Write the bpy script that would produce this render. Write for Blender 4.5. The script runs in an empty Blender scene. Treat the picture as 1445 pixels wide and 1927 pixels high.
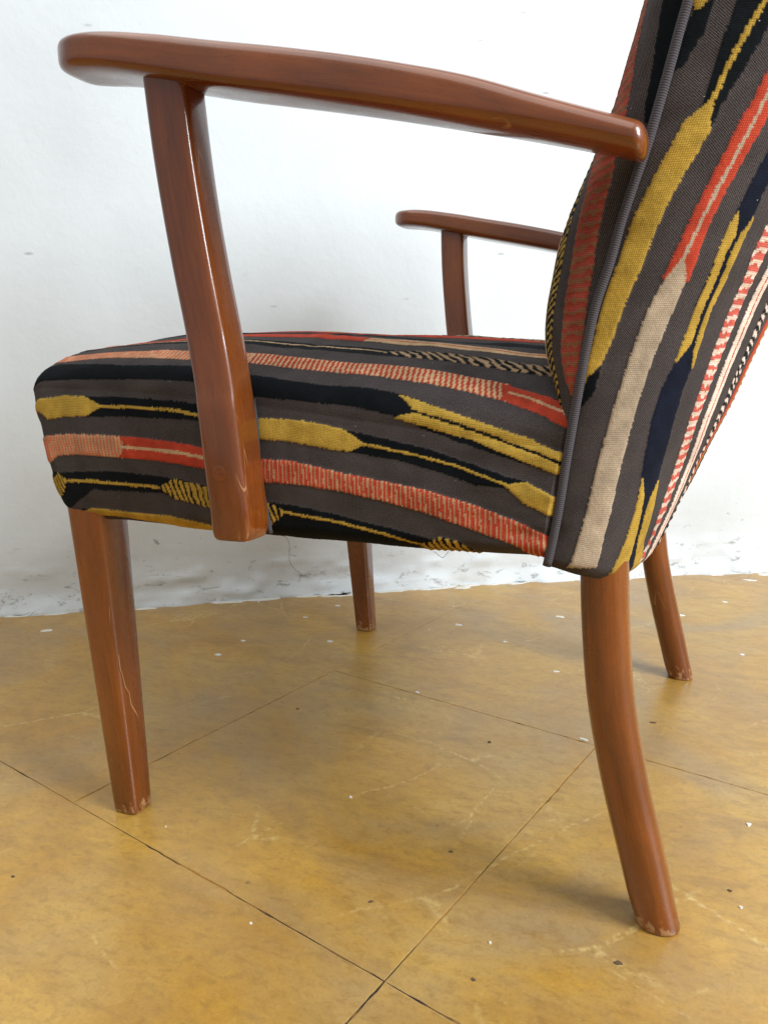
import bpy, math
import numpy as np
from mathutils import Vector, Matrix

sc = bpy.context.scene
COL = sc.collection
rng = np.random.default_rng(7)

# ------------------------------------------------------------------ camera
W, H = 1445., 1927.
FPX = 1400.
CAM = np.array([0.205, -0.779, 0.409])
YAW, PITCH, ROLL = -0.407, 0.184, -0.017
_F = np.array([math.sin(YAW)*math.cos(PITCH), math.cos(YAW)*math.cos(PITCH), -math.sin(PITCH)])
_R = np.array([math.cos(YAW), -math.sin(YAW), 0.])
_U = np.cross(_R, _F)
CR = math.cos(ROLL)*_R + math.sin(ROLL)*_U
CU = -math.sin(ROLL)*_R + math.cos(ROLL)*_U
CF = _F
cd = bpy.data.cameras.new('camera')
cam = bpy.data.objects.new('camera', cd)
COL.objects.link(cam)
cd.sensor_fit = 'VERTICAL'
cd.sensor_height = 36.
cd.lens = 36.*FPX/H
cd.clip_start = 0.01
cd.clip_end = 100.
m3 = Matrix((CR, CU, -CF)).transposed()
cam.matrix_world = Matrix.Translation(Vector(CAM)) @ m3.to_4x4()
sc.camera = cam

# ------------------------------------------------------------------ light
world = bpy.data.worlds.new('World')
sc.world = world
world.use_nodes = True
bg = world.node_tree.nodes['Background']
bg.inputs[0].default_value = (0.92, 0.97, 1.0, 1)
bg.inputs[1].default_value = 0.40

def area(name, loc, target, sx, sy, power, color):
    l = bpy.data.lights.new(name, 'AREA')
    l.shape = 'RECTANGLE'
    l.size, l.size_y = sx, sy
    l.energy = power
    l.color = color
    o = bpy.data.objects.new(name, l)
    COL.objects.link(o)
    o.location = loc
    o.rotation_euler = (Vector(target)-Vector(loc)).to_track_quat('-Z', 'Y').to_euler()
    return o
# daylight from a doorway / window to the right of the chair
area('window_light', (2.35, -0.55, 1.75), (0.0, 0.2, 0.2), 1.15, 1.25, 126, (0.91, 0.955, 1.0))
# added fill lamp, standing in for bounce off the unseen ceiling
area('ceiling_fill', (-0.2, -1.3, 2.75), (-0.2, -0.9, 0.0), 3.0, 2.6, 44, (1.0, 0.985, 0.96))

sc.view_settings.view_transform = 'Standard'
sc.view_settings.look = 'None'
sc.view_settings.gamma = 1.0
sc.view_settings.use_curve_mapping = False
sc.view_settings.exposure = 0.0
sc.cycles.max_bounces = 6
sc.cycles.caustics_reflective = False
sc.cycles.caustics_refractive = False

# ------------------------------------------------------------------ helpers
def project(P):
    d = P - CAM
    z = d @ CF
    return np.stack([W/2 + FPX*(d @ CR)/z, H/2 - FPX*(d @ CU)/z], -1)

def on_plane(px, axis, val):
    d = CF + CR*(px[0]-W/2)/FPX - CU*(px[1]-H/2)/FPX
    return CAM + d*(val-CAM[axis])/d[axis]

def hash2(ix, iy, seed=0):
    n = (ix.astype(np.int64)*374761393 + iy.astype(np.int64)*668265263 + seed*1442695041) & 0x7fffffff
    n = ((n ^ (n >> 13))*1274126177) & 0x7fffffff
    n = (n ^ (n >> 16)) & 0xffff
    return n/65535.

def vnoise(x, y, seed=0):
    x0 = np.floor(x); y0 = np.floor(y)
    fx = x-x0; fy = y-y0
    fx = fx*fx*(3-2*fx); fy = fy*fy*(3-2*fy)
    a = hash2(x0, y0, seed); b = hash2(x0+1, y0, seed)
    c = hash2(x0, y0+1, seed); d = hash2(x0+1, y0+1, seed)
    return (a*(1-fx)+b*fx)*(1-fy) + (c*(1-fx)+d*fx)*fy

def new_obj(name, me, mat, parent=None):
    o = bpy.data.objects.new(name, me)
    COL.objects.link(o)
    if mat: me.materials.append(mat)
    if parent: o.parent = parent
    return o

def mesh_np(name, verts, quads, smooth=True):
    me = bpy.data.meshes.new(name)
    verts = np.ascontiguousarray(verts, dtype=np.float32).reshape(-1, 3)
    quads = np.ascontiguousarray(quads, dtype=np.int32).reshape(-1, 4)
    me.vertices.add(len(verts)); me.vertices.foreach_set('co', verts.ravel())
    me.loops.add(quads.size); me.loops.foreach_set('vertex_index', quads.ravel())
    me.polygons.add(len(quads))
    me.polygons.foreach_set('loop_start', np.arange(0, quads.size, 4, dtype=np.int32))
    try: me.polygons.foreach_set('loop_total', np.full(len(quads), 4, dtype=np.int32))
    except Exception: pass
    me.update(calc_edges=True)
    me.validate()
    if smooth:
        me.polygons.foreach_set('use_smooth', np.ones(len(me.polygons), dtype=bool))
    return me

def grid_quads(ni, nj, flip=False, wrap_j=False):
    i = np.arange(ni-1)[:, None]
    j = np.arange(nj if wrap_j else nj-1)[None, :]
    j2 = (j+1) % nj
    q = np.stack([i*nj+j, i*nj+j2, (i+1)*nj+j2, (i+1)*nj+j], -1).reshape(-1, 4)
    return q[:, ::-1] if flip else q

def add_attr(me, name, typ, arr, key):
    a = me.attributes.new(name, typ, 'POINT')
    a.data.foreach_set(key, np.ascontiguousarray(arr, dtype=np.float32).ravel())

def normals(P):
    du = np.gradient(P, axis=0); dv = np.gradient(P, axis=1)
    n = np.cross(du, dv)
    return n/np.maximum(np.linalg.norm(n, axis=-1, keepdims=True), 1e-12)

def cat(x, xp, fp):
    """smooth (monotone-ish cubic) interpolation through knots"""
    x = np.asarray(x, float); xp = np.asarray(xp, float); fp = np.asarray(fp, float)
    m = np.gradient(fp, xp)
    k = np.clip(np.searchsorted(xp, x)-1, 0, len(xp)-2)
    h = xp[k+1]-xp[k]; t = np.clip((x-xp[k])/h, 0, 1)
    return ((2*t**3-3*t**2+1)*fp[k] + (t**3-2*t**2+t)*h*m[k] + (-2*t**3+3*t**2)*fp[k+1] + (t**3-t**2)*h*m[k+1])

# ------------------------------------------------------------------ node helpers
class NT:
    def __init__(self, name):
        self.m = bpy.data.materials.new(name); self.m.use_nodes = True
        self.t = self.m.node_tree; self.n = self.t.nodes
        self.b = self.n['Principled BSDF']; self.out = self.n['Material Output']
    def node(self, typ, **kw):
        n = self.n.new(typ)
        for k, v in kw.items(): setattr(n, k, v)
        return n
    def link(self, a, b): self.t.links.new(a, b)
    def setin(self, s, v):
        if hasattr(v, 'is_linked') or isinstance(v, bpy.types.NodeSocket): self.link(v, s)
        else: s.default_value = v
    def coords(self): return self.node('ShaderNodeTexCoord').outputs['Object']
    def attr(self, name, out='Vector'):
        a = self.node('ShaderNodeAttribute'); a.attribute_name = name; return a.outputs[out]
    def mapping(self, vec, scale=(1, 1, 1), rot=(0, 0, 0), loc=(0, 0, 0)):
        mp = self.node('ShaderNodeMapping'); self.link(vec, mp.inputs['Vector'])
        mp.inputs['Scale'].default_value = scale; mp.inputs['Rotation'].default_value = rot
        mp.inputs['Location'].default_value = loc
        return mp.outputs[0]
    def noise(self, vec, scale, detail=4, rough=0.55, dist=0., out='Fac'):
        n = self.node('ShaderNodeTexNoise'); self.link(vec, n.inputs['Vector'])
        n.inputs['Scale'].default_value = scale; n.inputs['Detail'].default_value = detail
        n.inputs['Roughness'].default_value = rough; n.inputs['Distortion'].default_value = dist
        return n.outputs[out]
    def voronoi(self, vec, scale, feature='F1', out='Distance', rand=1.):
        n = self.node('ShaderNodeTexVoronoi'); n.feature = feature; self.link(vec, n.inputs['Vector'])
        n.inputs['Scale'].default_value = scale; n.inputs['Randomness'].default_value = rand
        return n.outputs[out]
    def ramp(self, fac, stops, interp='LINEAR'):
        r = self.node('ShaderNodeValToRGB'); self.link(fac, r.inputs[0]); r.color_ramp.interpolation = interp
        e = r.color_ramp.elements
        while len(e) < len(stops): e.new(0.5)
        for el, (p, c) in zip(e, stops):
            el.position = p
            el.color = (c, c, c, 1) if not hasattr(c, '__len__') else (*c, 1)
        return r.outputs[0]
    def math(self, op, a, b=0., clamp=False):
        n = self.node('ShaderNodeMath', operation=op); n.use_clamp = clamp
        self.setin(n.inputs[0], a); self.setin(n.inputs[1], b); return n.outputs[0]
    def mix(self, fac, a, b, blend='MIX'):
        n = self.node('ShaderNodeMix', data_type='RGBA', blend_type=blend)
        self.setin(n.inputs[0], fac)
        for s, v in ((n.inputs[6], a), (n.inputs[7], b)):
            if isinstance(v, tuple): s.default_value = (*v, 1) if len(v) == 3 else v
            else: self.link(v, s)
        return n.outputs[2]
    def bump(self, h, strength=0.3, dist=0.001, normal=None):
        n = self.node('ShaderNodeBump'); self.link(h, n.inputs['Height'])
        n.inputs['Strength'].default_value = strength; n.inputs['Distance'].default_value = dist
        if normal is not None: self.link(normal, n.inputs['Normal'])
        return n.outputs[0]
    def sepz(self, vec, ch='Z'):
        s = self.node('ShaderNodeSeparateXYZ'); self.link(vec, s.inputs[0]); return s.outputs[ch]

def set_b(b, **kw):
    for k, v in kw.items():
        b.inputs[k.replace('_', ' ')].default_value = v

# ------------------------------------------------------------------ materials
def mat_wood():
    t = NT('varnished_wood')
    g = t.attr('grain')                       # x along, y/z across (metres)
    v = t.mapping(g, (11, 210, 210))
    n1 = t.noise(v, 1.0, 6, 0.68, 0.5)
    v2 = t.mapping(g, (25, 700, 700))
    n2 = t.noise(v2, 1.0, 3, 0.6)
    big = t.noise(t.mapping(g, (6, 25, 25)), 1.0, 3, 0.5)
    c = t.ramp(n1, [(0.25, (0.110, 0.025, 0.004)), (0.5, (0.168, 0.040, 0.005)), (0.8, (0.232, 0.062, 0.008))])
    c = t.mix(t.ramp(n2, [(0.48, 0.), (0.75, 0.5)]), c, (0.075, 0.019, 0.007))
    c = t.mix(t.ramp(big, [(0.42, 0.), (0.72, 0.55)]), c, (0.33, 0.092, 0.014))
    dk = t.noise(t.mapping(g, (7, 22, 22), (0, 0, 0), (3.7, 1.1, 0)), 1.0, 4, 0.6)
    c = t.mix(t.ramp(dk, [(0.46, 0.), (0.68, 0.48)]), c, (0.070, 0.021, 0.008))
    pore = t.noise(t.mapping(g, (120, 1500, 1500)), 1.0, 2, 0.6)
    c = t.mix(t.ramp(pore, [(0.58, 0.), (0.72, 0.45)]), c, (0.050, 0.014, 0.006))
    sv = t.voronoi(t.mapping(t.mapping(g, (1, 1, 1), (0, 0, 0.16)), (9, 95, 95)), 1.0, 'DISTANCE_TO_EDGE')
    ss = t.math('MULTIPLY', t.ramp(sv, [(0.008, 1.), (0.022, 0.)]), t.ramp(t.noise(t.mapping(g, (16, 40, 40), (0, 0, 0), (9, 2, 4)), 1.0, 3), [(0.66, 0.), (0.72, 0.6)]))
    c = t.mix(ss, c, (0.50, 0.27, 0.12))
    # worn feet and knocks: bare pale wood where the varnish is gone
    ob = t.node('ShaderNodeNewGeometry').outputs['Position']
    z = t.sepz(ob)
    low = t.node('ShaderNodeMapRange'); t.link(z, low.inputs[0])
    low.inputs[1].default_value = 0.035; low.inputs[2].default_value = 0.0; low.inputs[3].default_value = 0.; low.inputs[4].default_value = 0.40
    wn = t.noise(t.mapping(g, (90, 160, 160)), 1.0, 5, 0.65)
    wear = t.math('ADD', wn, low.outputs[0])
    wear = t.ramp(wear, [(0.80, 0.), (0.90, 0.75)])
    c = t.mix(wear, c, (0.46, 0.27, 0.13))
    nick = t.voronoi(t.mapping(g, (26, 90, 90)), 1.0)
    nick = t.ramp(nick, [(0.045, 1.), (0.075, 0.)])
    nsel = t.ramp(t.noise(t.mapping(g, (7, 30, 30)), 1.0, 2), [(0.52, 0.), (0.56, 1.)])
    nick = t.math('MULTIPLY', nick, nsel)
    c = t.mix(t.math('MULTIPLY', nick, 0.65), c, (0.06, 0.018, 0.008))
    t.link(c, t.b.inputs['Base Color'])
    r = t.ramp(t.noise(t.mapping(g, (30, 60, 60)), 1.0, 4, 0.6), [(0.3, 0.20), (0.7, 0.38)])
    r = t.mix(wear, r, (0.7, 0.7, 0.7))
    t.link(r, t.b.inputs['Roughness'])
    set_b(t.b, Specular_IOR_Level=0.5, Coat_Weight=0.8, Coat_Roughness=0.10)
    bm = t.mix(0.5, n2, t.noise(t.mapping(g, (40, 60, 60)), 1.0, 3))
    bm = t.mix(nick, bm, (0., 0., 0.))
    t.link(t.bump(bm, 0.10, 0.0004), t.b.inputs['Normal'])
    return t.m

def mat_fabric():
    t = NT('woven_moquette_fabric')
    col = t.attr('tint', 'Color')
    pile = t.attr('pile', 'Fac')
    uv = t.attr('cloth')
    # twill threads of the ground weave and tufts of the pile, in metres on the cloth
    def threads(scale, rot):
        w = t.node('ShaderNodeTexWave'); w.wave_type = 'BANDS'; w.bands_direction = 'X'
        t.link(t.mapping(uv, (1, 1, 1), (0, 0, rot)), w.inputs['Vector'])
        w.inputs['Scale'].default_value = scale; w.inputs['Distortion'].default_value = 1.2
        w.inputs['Detail'].default_value = 2; w.inputs['Detail Scale'].default_value = 3
        return w.outputs['Fac']
    a = threads(330., 0.6); b = threads(330., -0.85)
    weave = t.math('MULTIPLY', a, b)
    speck = t.noise(uv, 900., 2, 0.7)
    def grid(d, k):
        w = t.node('ShaderNodeTexWave'); w.wave_type = 'BANDS'; w.bands_direction = d
        t.link(uv, w.inputs['Vector']); w.inputs['Scale'].default_value = k; w.inputs['Distortion'].default_value = 1.6
        w.inputs['Detail'].default_value = 2; w.inputs['Detail Scale'].default_value = 2
        return w.outputs['Fac']
    loops = t.math('MULTIPLY', grid('X', 270.), grid('Y', 250.))
    tuft = t.mix(0.5, loops, t.noise(uv, 800., 2, 0.7))
    fine = t.mix(pile, t.mix(0.55, weave, speck), tuft)
    lum = t.ramp(t.mix(0.5, weave, speck), [(0.14, 0.34), (0.40, 0.95), (0.62, 2.8)])
    lum2 = t.ramp(tuft, [(0.12, 0.58), (0.45, 1.02), (0.75, 1.30)])
    cloud = t.ramp(t.noise(uv, 38., 4, 0.6), [(0.3, 0.82), (0.7, 1.18)])
    c = t.mix(1.0, col, t.mix(pile, lum, lum2), 'MULTIPLY')
    c = t.mix(1.0, c, cloud, 'MULTIPLY')
    lint = t.voronoi(t.mapping(uv, (55, 90, 55)), 1.0)
    lint = t.ramp(lint, [(0.018, 0.7), (0.03, 0.)])
    c = t.mix(lint, c, (0.5, 0.48, 0.46))
    t.link(c, t.b.inputs['Base Color'])
    set_b(t.b, Roughness=0.92, Specular_IOR_Level=0.06, Sheen_Weight=0.03, Sheen_Roughness=0.45)
    t.link(t.bump(fine, 0.35, 0.0006), t.b.inputs['Normal'])
    return t.m

def mat_piping():
    t = NT('grey_corded_piping')
    g = t.attr('grain')
    w = t.node('ShaderNodeTexWave'); w.wave_type = 'BANDS'; w.bands_direction = 'X'
    t.link(t.mapping(g, (1, 0.35, 0.35)), w.inputs['Vector'])
    w.inputs['Scale'].default_value = 230.; w.inputs['Distortion'].default_value = 0.8
    n = t.noise(g, 700., 3, 0.7)
    c = t.mix(t.mix(0.4, w.outputs['Fac'], n), (0.046, 0.042, 0.048), (0.098, 0.090, 0.100))
    t.link(c, t.b.inputs['Base Color'])
    set_b(t.b, Roughness=0.9, Specular_IOR_Level=0.15)
    t.link(t.bump(t.mix(0.45, w.outputs['Fac'], n), 0.45, 0.0007), t.b.inputs['Normal'])
    return t.m

def mat_floor(joint=False):
    t = NT('floor_joint_dirt' if joint else 'ochre_cement_tile')
    p = t.node('ShaderNodeNewGeometry').outputs['Position']
    if joint:
        n = t.noise(p, 7., 5, 0.7)
        c = t.ramp(n, [(0.42, (0.020, 0.013, 0.007)), (0.52, (0.30, 0.15, 0.03))])
        t.link(c, t.b.inputs['Base Color']); set_b(t.b, Roughness=0.95)
        return t.m
    oi = t.node('ShaderNodeObjectInfo').outputs['Random']
    n1 = t.noise(p, 5.5, 7, 0.62, 0.6)
    n2 = t.noise(t.mapping(p, (1, 2.1, 1), (0, 0, -0.5)), 17., 8, 0.72, 0.5)
    n3 = t.noise(t.mapping(p, (1, 1, 1), (0, 0, .5), (3.62, 7.0, 0)), 3.2, 6, 0.62, 1.0)
    c = t.ramp(n1, [(0.28, (0.350, 0.178, 0.024)), (0.5, (0.460, 0.258, 0.040)), (0.72, (0.545, 0.338, 0.075))])
    c = t.mix(t.ramp(n2, [(0.44, 0.), (0.78, 0.55)]), c, (0.29, 0.145, 0.032))
    c = t.mix(t.ramp(n3, [(0.43, 0.), (0.66, 0.70)]), c, (0.290, 0.215, 0.120))  # grey stain film; also puts reflection haze and shade into the floor colour
    c = t.mix(t.ramp(oi, [(0., 0.), (1., 0.16)]), c, (0.34, 0.15, 0.02))
    # dark rubbed marks
    n4 = t.noise(t.mapping(p, (3.4, 13, 1), (0, 0, 0.75)), 1.0, 5, 0.7, 0.4)
    c = t.mix(t.ramp(n4, [(0.55, 0.), (0.72, 0.50)]), c, (0.165, 0.082, 0.026))
    n5 = t.noise(t.mapping(p, (1, 1.8, 1), (0, 0, -0.4)), 62., 6, 0.78, 0.4)
    c = t.mix(t.ramp(n5, [(0.48, 0.), (0.70, 0.55)]), c, (0.195, 0.104, 0.026))
    n6 = t.noise(p, 330., 3, 0.7)
    c = t.mix(t.ramp(n6, [(0.50, 0.), (0.72, 0.36)]), c, (0.22, 0.118, 0.028))
    c = t.mix(t.ramp(t.noise(t.mapping(p, (1, 1, 1), (0, 0, 0), (7, 3, 0)), 240., 3, 0.7), [(0.58, 0.), (0.78, 0.25)]), c, (0.66, 0.46, 0.16))
    # pale scratches, several directions
    for k, (rot, sc_, off) in enumerate(((0.5, 1.0, 0.), (-0.9, 0.8, 5.), (1.9, 1.2, 9.))):
        q = t.mapping(p, (sc_, sc_, 0), (0, 0, rot), (off, off, 0))
        wob = t.node('ShaderNodeVectorMath', operation='ADD')
        nz = t.node('ShaderNodeVectorMath', operation='SCALE'); nz.inputs['Scale'].default_value = 0.05
        t.link(t.noise(q, 6., 3, 0.6, 0., 'Color'), nz.inputs[0])
        t.link(q, wob.inputs[0]); t.link(nz.outputs[0], wob.inputs[1])
        v = t.voronoi(t.mapping(wob.outputs[0], (3.2, 9.0, 0)), 1.0, 'DISTANCE_TO_EDGE')
        line = t.ramp(v, [(0.006, 1.), (0.016, 0.)])
        sel = t.ramp(t.noise(q, 4.3, 3, 0.5), [(0.55, 0.), (0.65, 0.50)])
        gr = t.ramp(t.noise(p, 160., 2), [(0.42, 0.), (0.62, 1.)])
        c = t.mix(t.math('MULTIPLY', t.math('MULTIPLY', line, sel), gr), c, (0.66, 0.50, 0.20))
    # specks of dirt and paint
    d = t.voronoi(p, 34.); cc = t.voronoi(p, 34., 'F1', 'Color')
    pick = t.ramp(t.sepz(cc, 'X'), [(0.965, 0.), (0.975, 1.)])
    c = t.mix(t.math('MULTIPLY', t.ramp(d, [(0.02, .55), (0.10, 0.)]), pick), c, (0.085, 0.045, 0.02))
    d2 = t.voronoi(t.mapping(p, (1, 1, 1), (0, 0, 0), (4.3, 1.7, 0)), 26.)
    cc2 = t.voronoi(t.mapping(p, (1, 1, 1), (0, 0, 0), (4.3, 1.7, 0)), 26., 'F1', 'Color')
    pick2 = t.ramp(t.sepz(cc2, 'X'), [(0.90, 0.), (0.92, 1.)])
    c = t.mix(t.math('MULTIPLY', t.ramp(d2, [(0.03, .9), (0.06, 0.)]), pick2), c, (0.70, 0.62, 0.45))
    t.link(c, t.b.inputs['Base Color'])
    r = t.ramp(t.mix(0.5, n2, n1), [(0.3, 0.24), (0.7, 0.46)])
    t.link(r, t.b.inputs['Roughness'])
    set_b(t.b, Specular_IOR_Level=0.75)
    hh = t.mix(0.5, t.noise(p, 9., 5, 0.6), t.noise(p, 75., 4, 0.6))
    t.link(t.bump(hh, 0.16, 0.0020), t.b.inputs['Normal'])
    return t.m

def mat_wall():
    t = NT('white_painted_plaster')
    p = t.node('ShaderNodeNewGeometry').outputs['Position']
    n1 = t.noise(p, 3.5, 6, 0.6, 0.5); n2 = t.noise(p, 30., 5, 0.65)
    c = t.ramp(n1, [(0.3, (0.645, 0.69, 0.71)), (0.65, (0.70, 0.75, 0.775))])
    c = t.mix(t.ramp(n2, [(0.62, 0.), (0.80, 0.22)]), c, (0.50, 0.49, 0.47))
    # little scuffs
    d = t.voronoi(t.mapping(p, (9, 9, 26), (0.3, 0.5, 0)), 1.0); cc = t.voronoi(t.mapping(p, (9, 9, 26), (0.3, 0.5, 0)), 1.0, 'F1', 'Color')
    pick = t.ramp(t.sepz(cc, 'X'), [(0.70, 0.), (0.72, 1.)])
    sc_ = t.math('MULTIPLY', t.ramp(d, [(0.03, .55), (0.09, 0.)]), pick)
    c = t.mix(sc_, c, (0.20, 0.19, 0.19))
    # dirt and bruises low on the wall
    z = t.sepz(p)
    low = t.node('ShaderNodeMapRange'); t.link(z, low.inputs[0])
    low.inputs[1].default_value = 0.16; low.inputs[2].default_value = 0.0
    n3 = t.noise(t.mapping(p, (1, 1, 2.2)), 26., 6, 0.75, 0.5)
    dirt = t.math('ADD', n3, t.math('MULTIPLY', low.outputs[0], 0.10))
    dirt = t.math('MULTIPLY', t.ramp(dirt, [(0.65, 0.), (0.74, 0.75)]), t.ramp(low.outputs[0], [(0., 0.), (0.25, 1.)]))
    c = t.mix(dirt, c, (0.20, 0.19, 0.18))
    n4 = t.noise(t.mapping(p, (1.5, 1.5, 12)), 3., 5, 0.65)
    c = t.mix(t.math('MULTIPLY', t.ramp(n4, [(0.52, 0.), (0.66, 0.35)]), low.outputs[0]), c, (0.55, 0.53, 0.48))
    t.link(c, t.b.inputs['Base Color'])
    set_b(t.b, Roughness=0.6, Specular_IOR_Level=0.3)
    h = t.mix(0.45, t.noise(p, 8., 5, 0.6), t.noise(p, 55., 4, 0.6))
    h = t.mix(dirt, h, (0.1, 0.1, 0.1))
    t.link(t.bump(h, 0.24, 0.006), t.b.inputs['Normal'])
    return t.m

def mat_plain(name, c, rough=0.7):
    t = NT(name)
    p = t.node('ShaderNodeNewGeometry').outputs['Position']
    n = t.noise(p, 120., 4, 0.6)
    t.link(t.mix(n, tuple(x*0.7 for x in c), tuple(min(1, x*1.2) for x in c)), t.b.inputs['Base Color'])
    set_b(t.b, Roughness=rough)
    return t.m

M_WOOD = mat_wood(); M_FAB = mat_fabric(); M_PIPE = mat_piping()
M_TILE = mat_floor(); M_JOINT = mat_floor(True); M_WALL = mat_wall()
M_FLECK = mat_plain('dried_white_paint', (0.70, 0.68, 0.62), 0.6)
M_THREAD = mat_plain('dark_thread', (0.03, 0.028, 0.03), 0.8)
M_GRIT = mat_plain('brown_grit', (0.10, 0.06, 0.028), 0.9)
M_BARE = mat_plain('bare_wood', (0.50, 0.28, 0.13), 0.8)
M_UNDER = mat_plain('black_lining_cloth', (0.02, 0.02, 0.022), 0.95)

# ------------------------------------------------------------------ wall
wp = np.array([(-3.60, -1.45), (-2.20, -0.62), (-0.926, 0.115), (-0.746, 0.225), (-0.614, 0.310), (-0.369, 0.476), (-0.065, 0.664),
               (0.148, 0.785), (0.341, 0.875), (1.0, 1.25), (2.6, 2.19)])
def build_wall():
    seg = np.r_[0, np.cumsum(np.linalg.norm(np.diff(wp, axis=0), axis=1))]
    s = np.r_[np.arange(0, 2.9, 0.05), np.arange(2.9, 4.9, 0.008), np.arange(4.9, seg[-1], 0.05)]
    x = np.interp(s, seg, wp[:, 0]); y = np.interp(s, seg, wp[:, 1])
    k = np.ones(9)/9
    x[8:-8] = np.convolve(x, k, 'same')[8:-8]; y[8:-8] = np.convolve(y, k, 'same')[8:-8]
    z = np.r_[np.arange(-0.03, 0.15, 0.006), np.linspace(0.15, 2.7, 60)]
    n = np.array([0.509, -0.861])
    S, Z = np.meshgrid(s, z, indexing='ij')
    off = 0.010*(vnoise(S*3, Z*3, 1)-.5) + 0.004*(vnoise(S*11, Z*11, 2)-.5)
    low = np.clip((0.085-Z)/0.085, 0, 1)
    off += low*0.010*(vnoise(S*6, Z*20, 3)) + np.clip((0.03-Z)/0.03, 0, 1)*0.014*vnoise(S*17, Z*5, 4)
    lump = np.clip(vnoise(S*38, Z*60, 5)-0.62, 0, 1)*0.016*np.clip((0.09-Z)/0.05, 0, 1)
    off += lump
    P = np.stack([x[:, None]+n[0]*off, y[:, None]+n[1]*off, Z], -1)
    me = mesh_np('wall', P, grid_quads(len(s), len(z)))
    o = new_obj('wall', me, M_WALL)
    o['kind'] = 'structure'
    return o
wall = build_wall()

# ------------------------------------------------------------------ floor: joint bed and one mesh for each tile
me = mesh_np('floor', [(-4, -3, -0.0007), (4, -3, -0.0007), (4, 3.5, -0.0007), (-4, 3.5, -0.0007)], [(0, 1, 2, 3)], False)
floor = new_obj('floor', me, M_JOINT)
floor['kind'] = 'structure'
T0 = np.array([-0.344, -0.289]); TA = 0.229; TS = (0.379, 0.397)
E1 = np.array([math.cos(TA), -math.sin(TA)]); E2 = np.array([math.sin(TA), math.cos(TA)])
def build_tile(a, b, wa=1, wb=1):
    gap = 0.0006 if b < 0 else (0.0004 if b == 0 else 0.00012)
    n = 40*max(wa, wb)
    sx, sy = TS[0]*wa, TS[1]*wb
    ring = []
    for side in range(4):
        for k in range(n):
            f = k/n
            jit = (rng.random()**4)*0.0010*(0.3+1.4*float(vnoise(np.array([k*0.13+a*7.]), np.array([side+b*5.]), 9)[0])) if k else 0
            if side == 0: q = (f*sx, gap+jit)
            elif side == 1: q = (sx-gap-jit, f*sy)
            elif side == 2: q = (sx-f*sx, sy-(gap if b < 0 else 0.00012)-jit)
            else: q = (gap+jit, sy-f*sy)
            q = (min(max(q[0], gap), sx-gap), min(max(q[1], gap), sy-0.0001))
            ring.append(q)
    ring = np.array(ring)
    c = np.array([sx/2, sy/2])
    dz = (rng.random()-.5)*0.0005
    tx, ty = (rng.random(2)-.5)*0.0012
    vs = []
    for inset, zz in ((0, -0.004), (0, -0.0002), (0.0008, 0.0)):
        d = c-ring
        r = ring + np.sign(d)*np.minimum(inset, np.abs(d))*(np.abs(d) > np.array([sx, sy])*0.47)
        z = zz + (dz + (r[:, 0]-c[0])*tx + (r[:, 1]-c[1])*ty if zz > -0.002 else 0)
        w = T0 + (a*TS[0] + r[:, :1])*E1 + (b*TS[1] + r[:, 1:])*E2
        vs.append(np.c_[w, np.full(len(r), 0)+z])
    m = len(ring)
    V = np.concatenate(vs)
    faces = [(k*m+i, k*m+(i+1) % m, (k+1)*m+(i+1) % m, (k+1)*m+i) for k in range(2) for i in range(m)]
    faces.append(tuple(range(2*m, 3*m)))
    me = bpy.data.meshes.new('tile'); me.from_pydata(V.tolist(), [], faces); me.update()
    return new_obj('tile', me, M_TILE, floor)
def wall_side(p):
    """signed distance in front of the wall line"""
    d = wp[8]-wp[2]; d = d/np.linalg.norm(d)
    return (p-wp[2]) @ np.array([d[1], -d[0]])
spans = {(-1, -1): (2, 1), (-2, 0): (2, 2), (0, 1): (2, 2), (2, 1): (2, 2), (-2, 2): (2, 2)}
covered = {(a+i, b+j) for (a, b), (w, h) in spans.items() for i in range(w) for j in range(h)}
for (a, b), (w, h) in spans.items(): build_tile(a, b, w, h)
for a in range(-8, 9):
    for b in range(-6, 8):
        c = T0 + (a+.5)*TS[0]*E1 + (b+.5)*TS[1]*E2
        if (a, b) not in covered and wall_side(c) > -0.33 and abs(c[0]) < 2.6 and -1.75 < c[1] < 2.2:
            build_tile(a, b)

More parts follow.
